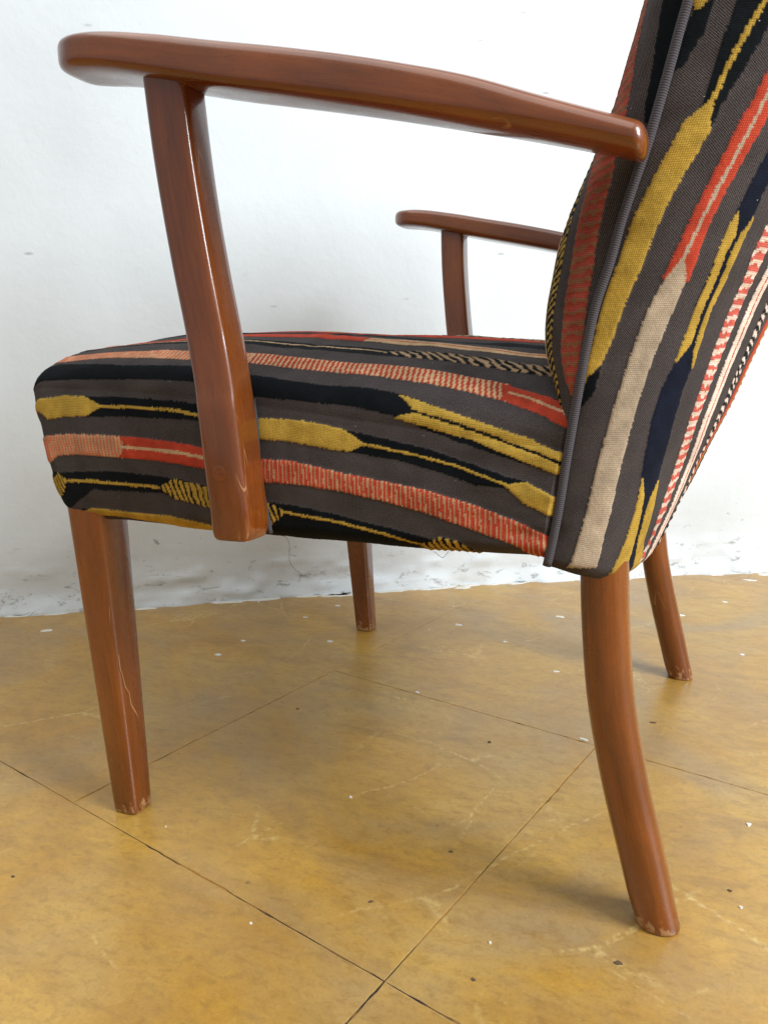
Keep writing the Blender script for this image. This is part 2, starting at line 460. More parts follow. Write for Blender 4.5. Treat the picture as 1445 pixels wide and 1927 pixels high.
# dried paint and grit on the floor
def fleck(px, r, elong=1.0, rot=0., mat=None, name='paint_fleck', h=0.0009):
    p = on_plane(px, 2, 0.0)
    n = 11
    ang = np.linspace(0, 2*math.pi, n, endpoint=False)
    rr = r*(0.65+0.6*rng.random(n))
    x = np.cos(ang)*rr*elong; y = np.sin(ang)*rr
    xr = x*math.cos(rot)-y*math.sin(rot); yr = x*math.sin(rot)+y*math.cos(rot)
    V = [(a, b, -0.0006) for a, b in zip(xr, yr)] + [(a*.7, b*.7, h) for a, b in zip(xr, yr)]
    F = [(i, (i+1) % n, n+(i+1) % n, n+i) for i in range(n)] + [tuple(range(n, 2*n))]
    me = bpy.data.meshes.new(name); me.from_pydata(V, [], F); me.update()
    o = new_obj(name, me, mat or M_FLECK, floor); o.location = p
    return o
for px, r, e, rt in (((88, 1187), .006, 2.2, .6), ((411, 1232), .0045, 1.3, 0), ((458, 1206), .003, 1.6, 0), ((635, 1140), .004, 1.5, .2),
                     ((621, 1207), .004, 1.5, 0), ((862, 1176), .005, 1.5, 0), ((950, 1208), .004, 1, 0), ((1054, 1161), .005, 1.8, 0), ((487, 1133), .003, 1, 0),
                     ((1278, 1158), .006, 1.8, .6), ((1362, 1133), .004, 1.6, 0), ((1046, 1264), .003, 2, .2), ((575, 1162), .003, 1.8, 0), ((1395, 1232), .003, 1.5, 0.4),
                     ((1408, 1552), .0022, 1.6, 1.2), ((660, 1500), .0020, 1, 0), ((312, 1556), .0009, 1, 0), ((472, 1738), .0012, 1.3, 0), ((1393, 1708), .0016, 1.2, 0),
                     ((922, 1774), .0011, 1, 0), ((1098, 1392), .003, 2.2, -.3), ((785, 1303), .0022, 2.0, -.3), ((1410, 1092), .007, 2.2, -.1)):
    fleck(px, r, e, rt)
for px, r, e, rt in (((920, 1397), .0028, 1.5, 1.2), ((1228, 1360), .0026, 1.9, .3), ((1162, 1812), .0022, 1.5, .2), ((560, 1334), .0022, 1.6, 0), ((848, 1603), .0018, 1.5, .6),
                     ((1372, 1676), .0018, 1.2, 0), ((890, 1843), .0015, 1.3, 0), ((25, 1650), .0018, 1.5, 0), ((698, 1697), .0015, 1.6, .8), ((1240, 1086), .006, 2.4, .5)):
    fleck(px, r, e, rt, M_GRIT, 'grit', 0.0005)
# paint that ran from the wall onto the floor
for k in range(46):
    t_ = rng.random()
    base = wp[2]+(wp[8]-wp[2])*t_
    base = np.array([np.interp(base[0], wp[:, 0], wp[:, 0]), np.interp(base[0], wp[:, 0], wp[:, 1])])
    q = base + np.array([0.509, -0.861])*(0.006+0.020*rng.random()**2)
    o = fleck((722, 1400), .006+.012*rng.random()**2, 2.6, 0.53, M_FLECK, 'paint_drip', 0.0012)
    o.location = (q[0], q[1], 0)

# ------------------------------------------------------------------ the armchair
chair = bpy.data.objects.new('armchair', None)
COL.objects.link(chair)
chair['label'] = 'low wooden armchair upholstered in dark grey fabric with woven yellow, red and black stripes'
chair['category'] = 'armchair'

# ---- cloth patterns -------------------------------------------------------
GREY = np.array((0.050, 0.0425, 0.0415)); BLACK = np.array((0.006, 0.008, 0.010)); NAVY = np.array((0.008, 0.011, 0.022))
YEL = np.array((0.45, 0.290, 0.050)); RED = np.array((0.46, 0.058, 0.030)); TAN = np.array((0.54, 0.37, 0.21))
BEIGE = np.array((0.42, 0.335, 0.24)); WHITE = np.array((0.80, 0.66, 0.56)); MAROON = np.array((0.30, 0.05, 0.035))

class Cloth:
    """surface P(X,Y) with a woven pattern painted as base colour and raised pile"""
    def __init__(self, P, X, Y):
        self.P, self.X, self.Y = P, X, Y
        self.N = normals(P)
        self.pix = project(P)
        view = CAM-P
        self.front = (self.N*view).sum(-1) > 0
        sh = X.shape
        # jagged lookups: thread steps
        self.Xj = X + (vnoise(X*700, Y*1100, 11)-.5)*0.0010
        self.Yj = Y + (vnoise(X*1100, Y*700, 12)-.5)*0.0010
        self.col = np.broadcast_to(GREY, sh+(3,)).copy()
        self.pile = np.zeros(sh)
        self.h = np.zeros(sh)
    def inv(self, pts, use=None):
        """photo pixels -> (x, y) on the cloth"""
        out = []
        ok = self.front if use is None else (self.front & use)
        for p in np.asarray(pts, float):
            d = ((self.pix-p)**2).sum(-1)
            d = np.where(ok, d, 1e12)
            i, j = np.unravel_index(np.argmin(d), d.shape)
            i0, i1 = max(i-1, 0), min(i+1, d.shape[0]-1); j0, j1 = max(j-1, 0), min(j+1, d.shape[1]-1)
            q = self.pix[i, j]; x, y = self.X[i, j], self.Y[i, j]
            J = np.array([(self.pix[i1, j]-self.pix[i0, j])/2, (self.pix[i, j1]-self.pix[i, j0])/2]).T
            try:
                s = np.linalg.solve(J, p-q)
                s = np.clip(s, -40, 40) if d[i, j] > 4 else np.clip(s, -1, 1)
                dx = (self.X[i1, j]-self.X[i0, j])/2*s[0] + (self.X[i, j1]-self.X[i, j0])/2*s[1]
                dy = (self.Y[i1, j]-self.Y[i0, j])/2*s[0] + (self.Y[i, j1]-self.Y[i, j0])/2*s[1]
                dx = float(np.clip(dx, -.02, .02)); dy = float(np.clip(dy, -.02, .02))
            except np.linalg.LinAlgError:
                dx = dy = 0
            out.append((x+dx, y+dy))
        return np.array(out)
    def mask(self, poly):
        lo = poly.min(0)-.003; hi = poly.max(0)+.003
        box = (self.X > lo[0]) & (self.X < hi[0]) & (self.Y > lo[1]) & (self.Y < hi[1])
        x = self.Xj[box]; y = self.Yj[box]
        ins = np.zeros(x.shape, bool)
        n = len(poly)
        for k in range(n):
            x0, y0 = poly[k]; x1, y1 = poly[(k+1) % n]
            if y0 == y1: continue
            c = ((y0 > y) != (y1 > y)) & (x < (x1-x0)*(y-y0)/(y1-y0)+x0)
            ins ^= c
        m = np.zeros(self.X.shape, bool); m[box] = ins
        return m
    def near_line(self, pl, w):
        best = np.full(self.X.shape, 1e9)
        lo = pl.min(0)-.01; hi = pl.max(0)+.01
        box = (self.X > lo[0]) & (self.X < hi[0]) & (self.Y > lo[1]) & (self.Y < hi[1])
        x = self.Xj[box]; y = self.Yj[box]; b = np.full(x.shape, 1e9)
        for (x0, y0), (x1, y1) in zip(pl[:-1], pl[1:]):
            L2 = (x1-x0)**2+(y1-y0)**2+1e-12
            t = np.clip(((x-x0)*(x1-x0)+(y-y0)*(y1-y0))/L2, 0, 1)
            b = np.minimum(b, np.hypot(x-x0-t*(x1-x0), y-y0-t*(y1-y0)))
        best[box] = b
        return best < w
    def fill(self, m, style, along='X'):
        A, B = (self.X[m], self.Y[m]) if along == 'X' else (self.Y[m], self.X[m])
        self.pile[m] = 1.
        self.h[m] = 0.0010
        var = (0.86+0.28*vnoise(A*160, B*160, 21))[:, None]
        if style in SOLID:
            self.col[m] = SOLID[style]*var
            if style in ('black', 'navy'): self.h[m] = 0.0004
        else:
            c1, c2, per, duty, slant, wob = RIB[style]
            rj = 0.22 if style in ('ribred', 'palepink', 'pink') else 0.45
            ph = (A + slant*B)/per + wob*(vnoise(A*130, B*130, 31)-.5) + 0.5*wob*(vnoise(A*35, B*300, 32)-.5)
            f = ph-np.floor(ph)
            on = f < duty + rj*(vnoise(A*90, B*330, 33)-.5)
            self.col[m] = np.where(on[:, None], c1, c2)*var
            self.h[m] = 0.0009 + 0.0005*np.cos(2*math.pi*ph)
    def poly(self, top, bot, style, along='X', use=None):
        q = self.inv(list(top)+list(bot)[::-1], use)
        self.fill(self.mask(q), style, along)
        return q
    def line(self, pts, w, style, along='X', use=None):
        self.fill(self.near_line(self.inv(pts, use), w), style, along)
    def relief(self):
        h = self.h.copy()
        for _ in range(2):
            g = h.copy()
            g[1:-1, 1:-1] = (h[1:-1, 1:-1]*2+h[2:, 1:-1]+h[:-2, 1:-1]+h[1:-1, 2:]+h[1:-1, :-2])/6
            h = g
        h += self.pile*0.0003*(vnoise(self.X*900, self.Y*900, 41)-.5)
        return self.P + self.N*h[..., None]
    def build(self, name, flip, mat=None):
        Q = self.relief()
        me = mesh_np(name, Q, grid_quads(*self.X.shape, flip=flip))
        add_attr(me, 'tint', 'FLOAT_COLOR', np.concatenate([self.col, np.ones(self.X.shape+(1,))], -1), 'color')
        add_attr(me, 'pile', 'FLOAT', self.pile, 'value')
        add_attr(me, 'cloth', 'FLOAT_VECTOR', np.stack([self.X, self.Y, 0*self.X], -1), 'vector')
        return new_obj(name, me, mat or M_FAB, chair)

SOLID = dict(grey=GREY, black=BLACK, navy=NAVY, yellow=YEL, red=RED, tan=TAN, beige=BEIGE, white=WHITE)
#            colour 1, colour 2, period, duty, slant, wobble
RIB = dict(pink=(RED*0.85, TAN*1.05, 0.0042, 0.5, 0.18, 0.20), ribred=(RED, TAN*0.95, 0.0036, 0.66, 0.04, 0.10),
           palepink=(np.array((.55, .17, .09)), TAN*0.95, 0.0040, 0.5, 0.05, 0.15),
           zebra=(YEL*0.95, BLACK, 0.0052, 0.55, 0.35, 0.5), topzebra=(TAN*0.75, BLACK, 0.0085, 0.55, 0.9, 0.5),
           maroon=(np.array((.30, .055, .036)), np.array((.24, .115, .07)), 0.0066, 0.62, 0.15, 0.30),
           candy=(np.array((.50, .10, .07)), WHITE, 0.0068, 0.5, 0.0, 0.25), bwzebra=(WHITE*0.9, BLACK, 0.0058, 0.5, 0.2, 0.5))

# ---- seat ------------------------------------------------------------------
V0 = 0.286
def seat_surface():
    uf, ur = -0.352, 0.140
    us = np.r_[uf + 0.024*(1-np.cos(np.linspace(0, math.pi/2, 46)))[:-1], np.arange(uf+0.024, 0.126, 0.0010), np.linspace(0.127, ur, 8)]
    # cross-section parameter: near bottom -> side -> dome -> far side
    ns, nd = 120, 330
    rows = []; svals = None
    base_s = None
    for u in us:
        ue = np.clip(u, -0.33, 0.16)
        zb = 0.2845
        zs = float(cat(ue, [-0.34, -0.25, -0.12, 0.0, 0.12, 0.19], [0.402, 0.398, 0.387, 0.372, 0.358, 0.352]))
        top = float(cat(ue, [-0.34, -0.28, -0.18, -0.08, 0.03, 0.10, 0.19], [0.446, 0.452, 0.453, 0.448, 0.440, 0.432, 0.420]))
        tt = np.linspace(0, 1, ns)
        z1 = zb + (zs-zb)*tt
        bul = 0.006*np.sin(math.pi*np.clip(tt, 0, 1))**0.7 - 0.010*np.clip(1-tt*9, 0, 1)**2
        v1 = -(V0+bul)
        th = np.linspace(0, math.pi, nd)[1:]
        p = 2.5
        c = np.cos(th); s = np.sin(th)
        v2 = -V0*np.sign(c)*np.abs(c)**(2/p)
        z2 = zs + (top-zs)*np.abs(s)**(2/p)
        tf = np.linspace(1, 0, 26)[1:]
        v3 = np.full(25, V0); z3 = zb+(zs-zb)*tf
        v = np.r_[v1, v2, v3]; z = np.r_[z1, z2, z3]
        # rounded front
        r = 0.024
        if u < uf+r:
            g = max(0., 1-((uf+r-u)/r)**3.6)**(1/3.6)
        else: g = 1.
        zm = 0.345
        z = zm + (z-zm)*(0.0+1.0*g)
        v = v*(1-0.055*(1-g))*(1-0.10*np.clip((u-(0.1085+0.146*(z-0.286)))/0.015, 0, 1)**1.3)
        uu = u + 0.030*np.clip((0.40-z)/0.115, 0, 1.2)*np.clip((-0.20-u)/0.14, 0, 1) - 0.014*(1-(v/V0)**2)*np.clip((-0.2-u)/0.14, 0, 1)
        rows.append(np.stack([np.broadcast_to(uu, v.shape), v, z], -1))
    P = np.array(rows)
    k = np.argmin(abs(us+0.1))
    s = np.r_[0, np.cumsum(np.linalg.norm(np.diff(P[k], axis=0), axis=1))]
    # resample the cross-section: fine on the near half, coarse beyond
    sn = np.r_[np.arange(0, 0.315, 0.0010), np.arange(0.315, s[-1], 0.006), s[-1]]
    Q = np.empty((len(us), len(sn), 3))
    for i in range(len(us)):
        for a in range(3): Q[i, :, a] = np.interp(sn, s, P[i, :, a])
    X = np.broadcast_to(us[:, None], Q.shape[:2]).copy()
    Y = np.broadcast_to(sn[None, :], Q.shape[:2]).copy()
    return Q, X, Y
P, X, Y = seat_surface()
# soft hollows and tension of the stuffing
n_ = normals(P)
if n_[len(P)//2, 30, 1] > 0: sgn = -1
else: sgn = 1
SEAT_FLIP = sgn < 0
if SEAT_FLIP: pass
seat = Cloth(P, X, Y)
if SEAT_FLIP:
    seat.N = -seat.N
    seat.front = ~seat.front
soft = 0.0045*(vnoise(X*11, Y*26, 51)-.5) + 0.0012*(vnoise(X*40, Y*70, 52)-.5) + 0.0020*(vnoise(X*95, Y*12, 53)-.5)*np.clip(1-abs(X+0.098)/0.035, 0, 1) + 0.0022*(vnoise(X*20, Y*110, 54)-.5)*np.clip((X-0.05)/0.06, 0, 1)
seat.P = seat.P + seat.N*soft[..., None]
S = seat
L_ = S.X < -0.118       # cloth in front of the arm post
R_ = S.X > -0.150
# behind the post
S.poly([(440, 660), (662, 680), (808, 695), (904, 710), (962, 722)], [(440, 678), (565, 691), (662, 702), (808, 721), (880, 736), (962, 757)], 'pink', use=R_)
q = S.inv([(440, 669), (662, 691), (808, 708), (960, 739)], R_); PINK_S = q
S.poly([(940, 719), (1026, 743), (1079, 763), (1090, 768)], [(950, 738), (940, 750), (1026, 785), (1072, 809), (1090, 817)], 'red', use=R_)
S.line([(958, 737), (1010, 752), (1085, 786)], 0.0011, 'tan', use=R_)
S.poly([(420, 699), (459, 702), (517, 711), (614, 724), (691, 731), (754, 742), (1064, 853), (1080, 858)],
       [(420, 741), (468, 745), (565, 755), (662, 765), (745, 784), (1056, 892), (1080, 900)], 'black', use=R_)
S.poly([(751, 743), (826, 768), (921, 801), (996, 826), (1064, 853), (1085, 861)], [(751, 744), (780, 773), (851, 792), (934, 821), (1017, 853), (1058, 869), (1085, 880)], 'yellow', use=R_)
S.poly([(745, 785), (782, 778), (851, 799), (934, 828), (1017, 859), (1058, 876), (1085, 887)], [(745, 787), (809, 805), (892, 830), (975, 865), (1056, 894), (1085, 904)], 'yellow', use=R_)
S.poly([(640, 806), (726, 826), (809, 846), (892, 875), (954, 898), (992, 908)], [(640, 848), (747, 866), (830, 890), (892, 913), (946, 918), (985, 940)], 'black', use=R_)
S.poly([(465, 787), (522, 788), (565, 791), (601, 797), (647, 808), (686, 835)], [(465, 825), (480, 826), (538, 830), (560, 834), (601, 842), (655, 850), (686, 837)], 'yellow', use=R_)
S.line([(684, 836), (768, 853), (851, 875), (913, 898), (952, 913)], 0.0011, 'yellow', use=R_)
S.poly([(948, 912), (990, 908), (1048, 936), (1070, 946)], [(948, 914), (984, 948), (1044, 973), (1070, 984)], 'yellow', use=R_)
S.poly([(470, 863), (538, 867), (560, 871), (643, 890), (726, 907), (809, 925), (892, 952), (975, 984), (1035, 1010), (1060, 1020)],
       [(470, 904), (492, 907), (560, 912), (643, 925), (726, 944), (809, 969), (892, 998), (975, 1027), (1029, 1044), (1060, 1056)], 'ribred', use=R_)
S.poly([(470, 939), (495, 944), (560, 952), (643, 971), (726, 992), (809, 1012), (900, 1035)], [(470, 1010), (560, 1014), (643, 1022), (726, 1032), (809, 1040), (900, 1050)], 'black', use=R_)
S.poly([(470, 940), (512, 948), (540, 963)], [(470, 990), (510, 988), (540, 965)], 'zebra', use=R_)
S.line([(536, 963), (560, 968), (643, 983), (726, 1004), (794, 1019)], 0.0011, 'yellow', use=R_)
S.poly([(790, 1018), (830, 1010), (867, 1019), (913, 1035), (963, 1046)], [(790, 1020), (840, 1036), (880, 1043), (930, 1050), (963, 1055)], 'zebra', use=R_)
# in front of the post
S.poly([(58, 722), (65, 714), (81, 696), (112, 684), (151, 684), (234, 686), (353, 686), (440, 697)], [(58, 734), (66, 729), (84, 717), (137, 714), (234, 713), (357, 717), (440, 735)], 'black', use=L_)
S.poly([(160, 746), (234, 747), (364, 758), (425, 768)], [(160, 785), (234, 784), (371, 791), (425, 803)], 'black', use=L_)
S.poly([(60, 766), (68, 761), (90, 749), (123, 744), (164, 747), (192, 764)], [(60, 802), (70, 796), (90, 789), (123, 784), (164, 783), (192, 766)], 'yellow', use=L_)
S.line([(190, 765), (261, 767), (331, 772), (368, 781), (425, 792)], 0.0011, 'yellow', use=L_)
S.poly([(70, 834), (79, 828), (101, 819), (137, 816), (206, 820), (234, 822)], [(76, 866), (86, 861), (109, 857), (151, 855), (206, 859), (234, 862)], 'palepink', use=L_)
S.poly([(226, 821), (275, 825), (331, 833), (378, 843), (430, 856)], [(240, 840), (226, 861), (275, 865), (331, 872), (383, 882), (430, 892)], 'red', use=L_)
S.line([(232, 841), (280, 845), (331, 851), (385, 862), (425, 872)], 0.0012, 'tan', use=L_)
S.poly([(100, 886), (206, 886), (289, 895), (331, 902), (420, 924)], [(100, 923), (178, 920), (261, 926), (303, 928), (420, 960)], 'black', use=L_)
S.poly([(82, 892), (109, 889), (129, 903)], [(88, 931), (104, 925), (129, 905)], 'zebra', use=L_)
S.line([(127, 904), (178, 905), (240, 911), (302, 918)], 0.0011, 'yellow', use=L_)
S.poly([(299, 917), (325, 902), (386, 916), (430, 928)], [(299, 919), (325, 937), (393, 956), (430, 966)], 'zebra', use=L_)
S.poly([(100, 949), (159, 955), (172, 960)], [(106, 972), (159, 968), (172, 968)], 'black', use=L_)
S.poly([(162, 961), (172, 955), (234, 962), (317, 970), (403, 987), (430, 992)], [(162, 966), (172, 968), (234, 974), (317, 985), (403, 998), (430, 1003)], 'yellow', use=L_)
# the top of the seat: rows run front to back at even spacing beyond the pink row
xs = S.X
pk = np.interp(xs, PINK_S[:, 0], PINK_S[:, 1]) if PINK_S[-1, 0] > PINK_S[0, 0] else np.interp(xs, PINK_S[::-1, 0], PINK_S[::-1, 1])
front_pk = xs < -0.135
S.fill(front_pk & (abs(S.Yj-pk) < 0.0085), 'palepink')
rel = S.Yj-pk
seq = ['topzebra', 'tan', 'black', 'red', 'topzebra', 'palepink', 'yellow', 'black', 'red', 'tan', 'black', 'pink', 'yellow', 'red', 'black', 'yellow']
for k, st in enumerate(seq):
    c0 = 0.036*(k+1)
    band = abs(rel-c0) < 0.0085
    if st == 'topzebra':
        S.fill(band & (xs < -0.03), 'black'); S.fill(band & (abs(rel-c0) < 0.0012) & (xs < -0.03), 'tan')
        tip = abs(rel-c0) < 0.0085*np.clip((xs+0.035)/0.03, 0, 1)
        S.fill(band & (xs >= -0.03), 'black'); S.fill(tip & band, 'topzebra')
    elif st == 'tan':
        S.fill(band & (xs < -0.06), 'red'); S.fill(band & (xs >= -0.06), 'tan'); S.fill(band & (abs(rel-c0) < 0.0013) & (xs >= -0.06), 'red')
    else:
        S.fill(band, st)
seat_o = S.build('seat', SEAT_FLIP)
seat_o['label'] = 'padded seat covered in horizontally striped fabric'

# underside lining of the seat frame
V = []; 
ub = np.linspace(-0.315, 0.128, 20); vb = np.linspace(-0.276, 0.276, 20)
UU, VV = np.meshgrid(ub, vb, indexing='ij')
Z = 0.2862 - 0.010*np.sin(math.pi*(UU+.315)/.485)*np.cos(VV/0.276*math.pi/2)*0.6
me = mesh_np('seat_lining', np.stack([UU, VV, Z], -1), grid_quads(20, 20, True))
new_obj('seat_lining', me, M_UNDER, chair)

# ---- back --------------------------------------------------------------------
BV = 0.285
pz = np.array([.25, .286, .322, .346, .375, .396, .423, .449, .472, .496, .516, .538, .557, .581, .598, .613, .70, .80, .9])
pu = np.array([.106, .114, .120, .123, .127, .130, .134, .139, .146, .152, .158, .165, .170, .176, .180, .184, .207, .235, .262])
def up(z): return cat(z, pz, pu)
def aout(z): return cat(z, [.25, .27, .30, .34, .38, .42, .46, .50, .60, .70, .80, .86], [.055, .064, .075, .087, .099, .108, .116, .124, .133, .135, .12, .10])
def din(z): return cat(z, [.34, .38, .40, .42, .45, .49, .53, .57, .65, .75, .86], [.010, .018, .030, .042, .050, .055, .051, .044, .042, .040, .03])
ZT = 0.84
def width(z):
    t = np.clip((z-(ZT-0.16))/0.16, 0, 1)
    return BV*(1-t**3)**(1/3)*0.9 + BV*0.1*(1-t**6)
def back_half(sign, thetas, zs, p):
    c = np.cos(thetas); s = np.sin(thetas)
    cc = np.sign(c)*np.abs(c)**(2/p); ss = np.abs(s)**(2/p)
    A = (aout(zs) if sign > 0 else din(zs))*np.sqrt(np.clip((ZT+0.002-zs)/0.05, 0, 1)).clip(0, 1)
    u = up(zs)[:, None] + sign*A[:, None]*ss[None, :]
    v = -width(zs)[:, None]*cc[None, :]
    return np.stack([u, v, np.broadcast_to(zs[:, None], u.shape)], -1)
def even_theta(sign, p, z0, s_list_step):
    th = np.linspace(0, math.pi, 4001)
    P = back_half(sign, th, np.array([z0]), p)[0]
    s = np.r_[0, np.cumsum(np.linalg.norm(np.diff(P, axis=0), axis=1))]
    fine, lim, coarse = s_list_step
    sn = np.r_[np.arange(0, lim, fine), np.arange(lim, s[-1]-coarse*.4, coarse), s[-1]]
    return np.interp(sn, s, th), sn
zfine = np.r_[np.arange(0.2765, 0.655, 0.0010), np.linspace(0.658, ZT-0.03, 40), ZT-0.03+0.03*np.sin(np.linspace(0, math.pi/2, 14))[1:]]
th, sn = even_theta(1, 2.5, 0.45, (0.0010, 0.33, 0.006))
P = back_half(1, th, zfine, 2.5)
# the lower hem tucks under the frame
hem = np.clip((0.2835-zfine)/0.007, 0, 1)**2
P[..., 0] -= (hem[:, None]*0.004); P[..., 1] *= (1-0.012*hem[:, None])
dip = np.clip(sn/0.10, 0, 1); dip = dip*dip*(3-2*dip)*(1-0.7*np.clip((sn-0.13)/0.12, 0, 1))
P[..., 2] -= 0.014*dip[None, :]*(np.clip((0.34-zfine)/0.0635, 0, 1)**1.2)[:, None]
X, Y = np.broadcast_to(sn[None, :], P.shape[:2]).copy(), np.broadcast_to(zfine[:, None], P.shape[:2]).copy()
BK = Cloth(P, X, Y)
flipO = BK.N[len(zfine)//3, 60, 1] > 0
if flipO: BK.N = -BK.N; BK.front = ~BK.front
BK.P = BK.P + BK.N*((0.0034*(vnoise(X*24, Y*7, 61)-.5)+0.0018*(vnoise(X*30, Y*80, 62)-.5)*np.clip(1-X/0.04, 0, 1))[..., None])
K = BK
o_ = dict(along='Y')
# yellow lozenge on its black stripe
K.poly([(1470, -120), (1386, 0), (1356, 81), (1332, 162), (1318, 202)], [(1560, -120), (1462, 20), (1445, 51), (1405, 121), (1359, 194), (1338, 240)], 'black', **o_)
K.line([(1500, -110), (1440, 0), (1410, 48), (1370, 121), (1340, 188)], 0.0014, 'yellow', **o_)
K.poly([(1338, 184), (1321, 201), (1286, 229), (1262, 275), (1230, 332), (1205, 383), (1181, 440), (1156, 510), (1130, 585), (1114, 652), (1104, 690), (1098, 722)],
       [(1345, 184), (1340, 205), (1335, 243), (1316, 281), (1283, 332), (1259, 378), (1229, 443), (1200, 518), (1178, 566), (1158, 624), (1137, 674), (1128, 688)], 'yellow', **o_)
K.poly([(1104, 712), (1090, 770)], [(1131, 688), (1118, 740)], 'black', **o_)
K.poly([(1303, -80), (1303, 20), (1283, 70), (1262, 140)], [(1390, -80), (1343, 0), (1325, 60), (1286, 125)], 'black', **o_)
K.poly([(1300, -20), (1306, 22)], [(1350, -20), (1322, 14)], 'yellow', **o_)
# red stripe running into beige
K.poly([(1540, -60), (1445, 130), (1418, 184), (1391, 229), (1359, 292), (1324, 362), (1289, 432), (1259, 497), (1245, 526)],
       [(1560, 20), (1445, 221), (1424, 256), (1397, 305), (1370, 351), (1340, 410), (1318, 465), (1295, 530)], 'red', **o_)
K.line([(1520, 20), (1445, 173), (1397, 267), (1351, 351), (1316, 421), (1286, 483)], 0.0011, 'beige', **o_)
K.poly([(1286, 480), (1249, 526), (1220, 582), (1195, 644), (1174, 707), (1153, 769), (1137, 827), (1120, 889), (1100, 972), (1083, 1030), (1066, 1068)],
       [(1287, 480), (1289, 530), (1266, 586), (1241, 644), (1220, 698), (1199, 761), (1182, 823), (1166, 881), (1149, 956), (1133, 1014), (1121, 1066)], 'beige', **o_)
# navy stripe with forked yellow ends
K.poly([(1560, 60), (1436, 300), (1386, 396), (1353, 466), (1299, 603), (1267, 685), (1245, 728), (1224, 790), (1212, 852), (1203, 902), (1191, 960), (1174, 1014), (1145, 1076)],
       [(1570, 120), (1445, 346), (1417, 408), (1382, 487), (1332, 595), (1315, 649), (1299, 692), (1282, 736), (1266, 790), (1249, 852), (1234, 904), (1220, 972), (1208, 1014), (1180, 1076)], 'navy', **o_)
K.poly([(1388, 398), (1373, 420), (1353, 466), (1328, 532), (1299, 603), (1267, 686)], [(1389, 398), (1384, 441), (1364, 478), (1339, 541), (1314, 599), (1298, 648)], 'yellow', **o_)
K.poly([(1416, 408), (1389, 445), (1372, 478), (1347, 541), (1322, 599), (1303, 653), (1298, 693)], [(1419, 410), (1405, 437), (1382, 487), (1357, 541), (1332, 595), (1315, 649), (1301, 693)], 'yellow', **o_)
K.poly([(1205, 898), (1203, 905), (1191, 960), (1174, 1014), (1143, 1078)], [(1206, 898), (1208, 935), (1202, 964), (1190, 1014), (1165, 1078)], 'yellow', **o_)
K.poly([(1234, 902), (1216, 941), (1209, 964), (1196, 1010), (1171, 1078)], [(1236, 904), (1221, 972), (1208, 1014), (1184, 1072)], 'yellow', **o_)
# red and white rungs
cl = [(1570, 165), (1445, 420), (1415, 478), (1394, 536), (1365, 599), (1344, 653), (1319, 723), (1295, 790), (1266, 881), (1236, 964), (1220, 1010), (1197, 1055)]
cr = [(1575, 215), (1445, 466), (1415, 532), (1390, 590), (1365, 653), (1340, 715), (1311, 790), (1282, 873), (1249, 956), (1228, 1001), (1205, 1050)]
qc = K.poly(cl, cr, 'candy', **o_)
# the stripes that turn away round the back keep the same spacing
zz = np.linspace(0.28, 0.8, 40)
right_edge = K.inv(cr[1:])
o = np.argsort(right_edge[:, 1])
re = np.interp(Y, right_edge[o, 1], right_edge[o, 0])
d_ = K.Xj-re
for k in range(12):
    c0 = 0.020 + 0.0335*k
    wd = 0.0075
    band = (abs(d_-c0) < wd) & (X < sn[-1]*0.98)
    st = ['white', 'bwzebra', 'red', 'yellow', 'black', 'candy', 'beige', 'yellow', 'red', 'black', 'bwzebra', 'yellow'][k]
    K.fill(band, st, 'Y')
    if st == 'white': K.fill(abs(d_-c0) < 0.0010, 'red', 'Y')
back_o = K.build('back_cover', flipO)
back_o['label'] = 'outer back panel with stripes running upward'

# inner pad of the back
thi, sni = even_theta(-1, 3.5, 0.47, (0.0010, 0.115, 0.006))
zin = np.r_[np.arange(0.35, 0.655, 0.0010), np.linspace(0.658, ZT-0.03, 40), ZT-0.03+0.03*np.sin(np.linspace(0, math.pi/2, 14))[1:]]
P = back_half(-1, thi, zin, 3.5)
X, Y = np.broadcast_to(sni[None, :], P.shape[:2]).copy(), np.broadcast_to(zin[:, None], P.shape[:2]).copy()
IN = Cloth(P, X, Y)
flipI = IN.N[len(zin)//3, 20, 1] > 0
if flipI: IN.N = -IN.N; IN.front = ~IN.front
IN.P = IN.P + IN.N*((0.0016*(vnoise(X*40, Y*14, 71)-.5))[..., None])
I = IN
I.poly([(1232, -60), (1219, 0), (1200, 86), (1189, 151), (1177, 216), (1157, 297), (1153, 325), (1133, 404), (1120, 474), (1108, 549), (1099, 624), (1089, 698), (1079, 745)],
       [(1220, -60), (1205, 0), (1187, 70), (1172, 140), (1155, 212), (1122, 297), (1104, 362), (1087, 437), (1073, 516), (1061, 590), (1055, 653), (1062, 711), (1074, 745)], 'maroon', **o_)
I.poly([(1296, -20), (1281, 40), (1262, 110), (1240, 190), (1225, 240)], [(1250, -20), (1240, 40), (1228, 120), (1214, 194), (1212, 230)], 'black', **o_)
edge = I.inv([(1122, 297), (1104, 362), (1087, 437), (1073, 516), (1061, 590), (1055, 653), (1062, 711)])
o = np.argsort(edge[:, 1])
ee = np.interp(Y, edge[o, 1], edge[o, 0])
d_ = I.Xj-ee
for k in range(14):
    c0 = 0.020+0.034*k
    st = ['bwzebra', 'tan', 'yellow', 'black', 'red', 'zebra', 'palepink', 'yellow', 'black', 'red', 'zebra', 'tan', 'yellow', 'black'][k]
    I.fill((abs(d_-c0) < 0.0078), 'zebra' if st == 'bwzebra' else st, 'Y')
inner_o = I.build('back_cushion', flipI)
inner_o['label'] = 'inner back padding with maroon and black stripes'

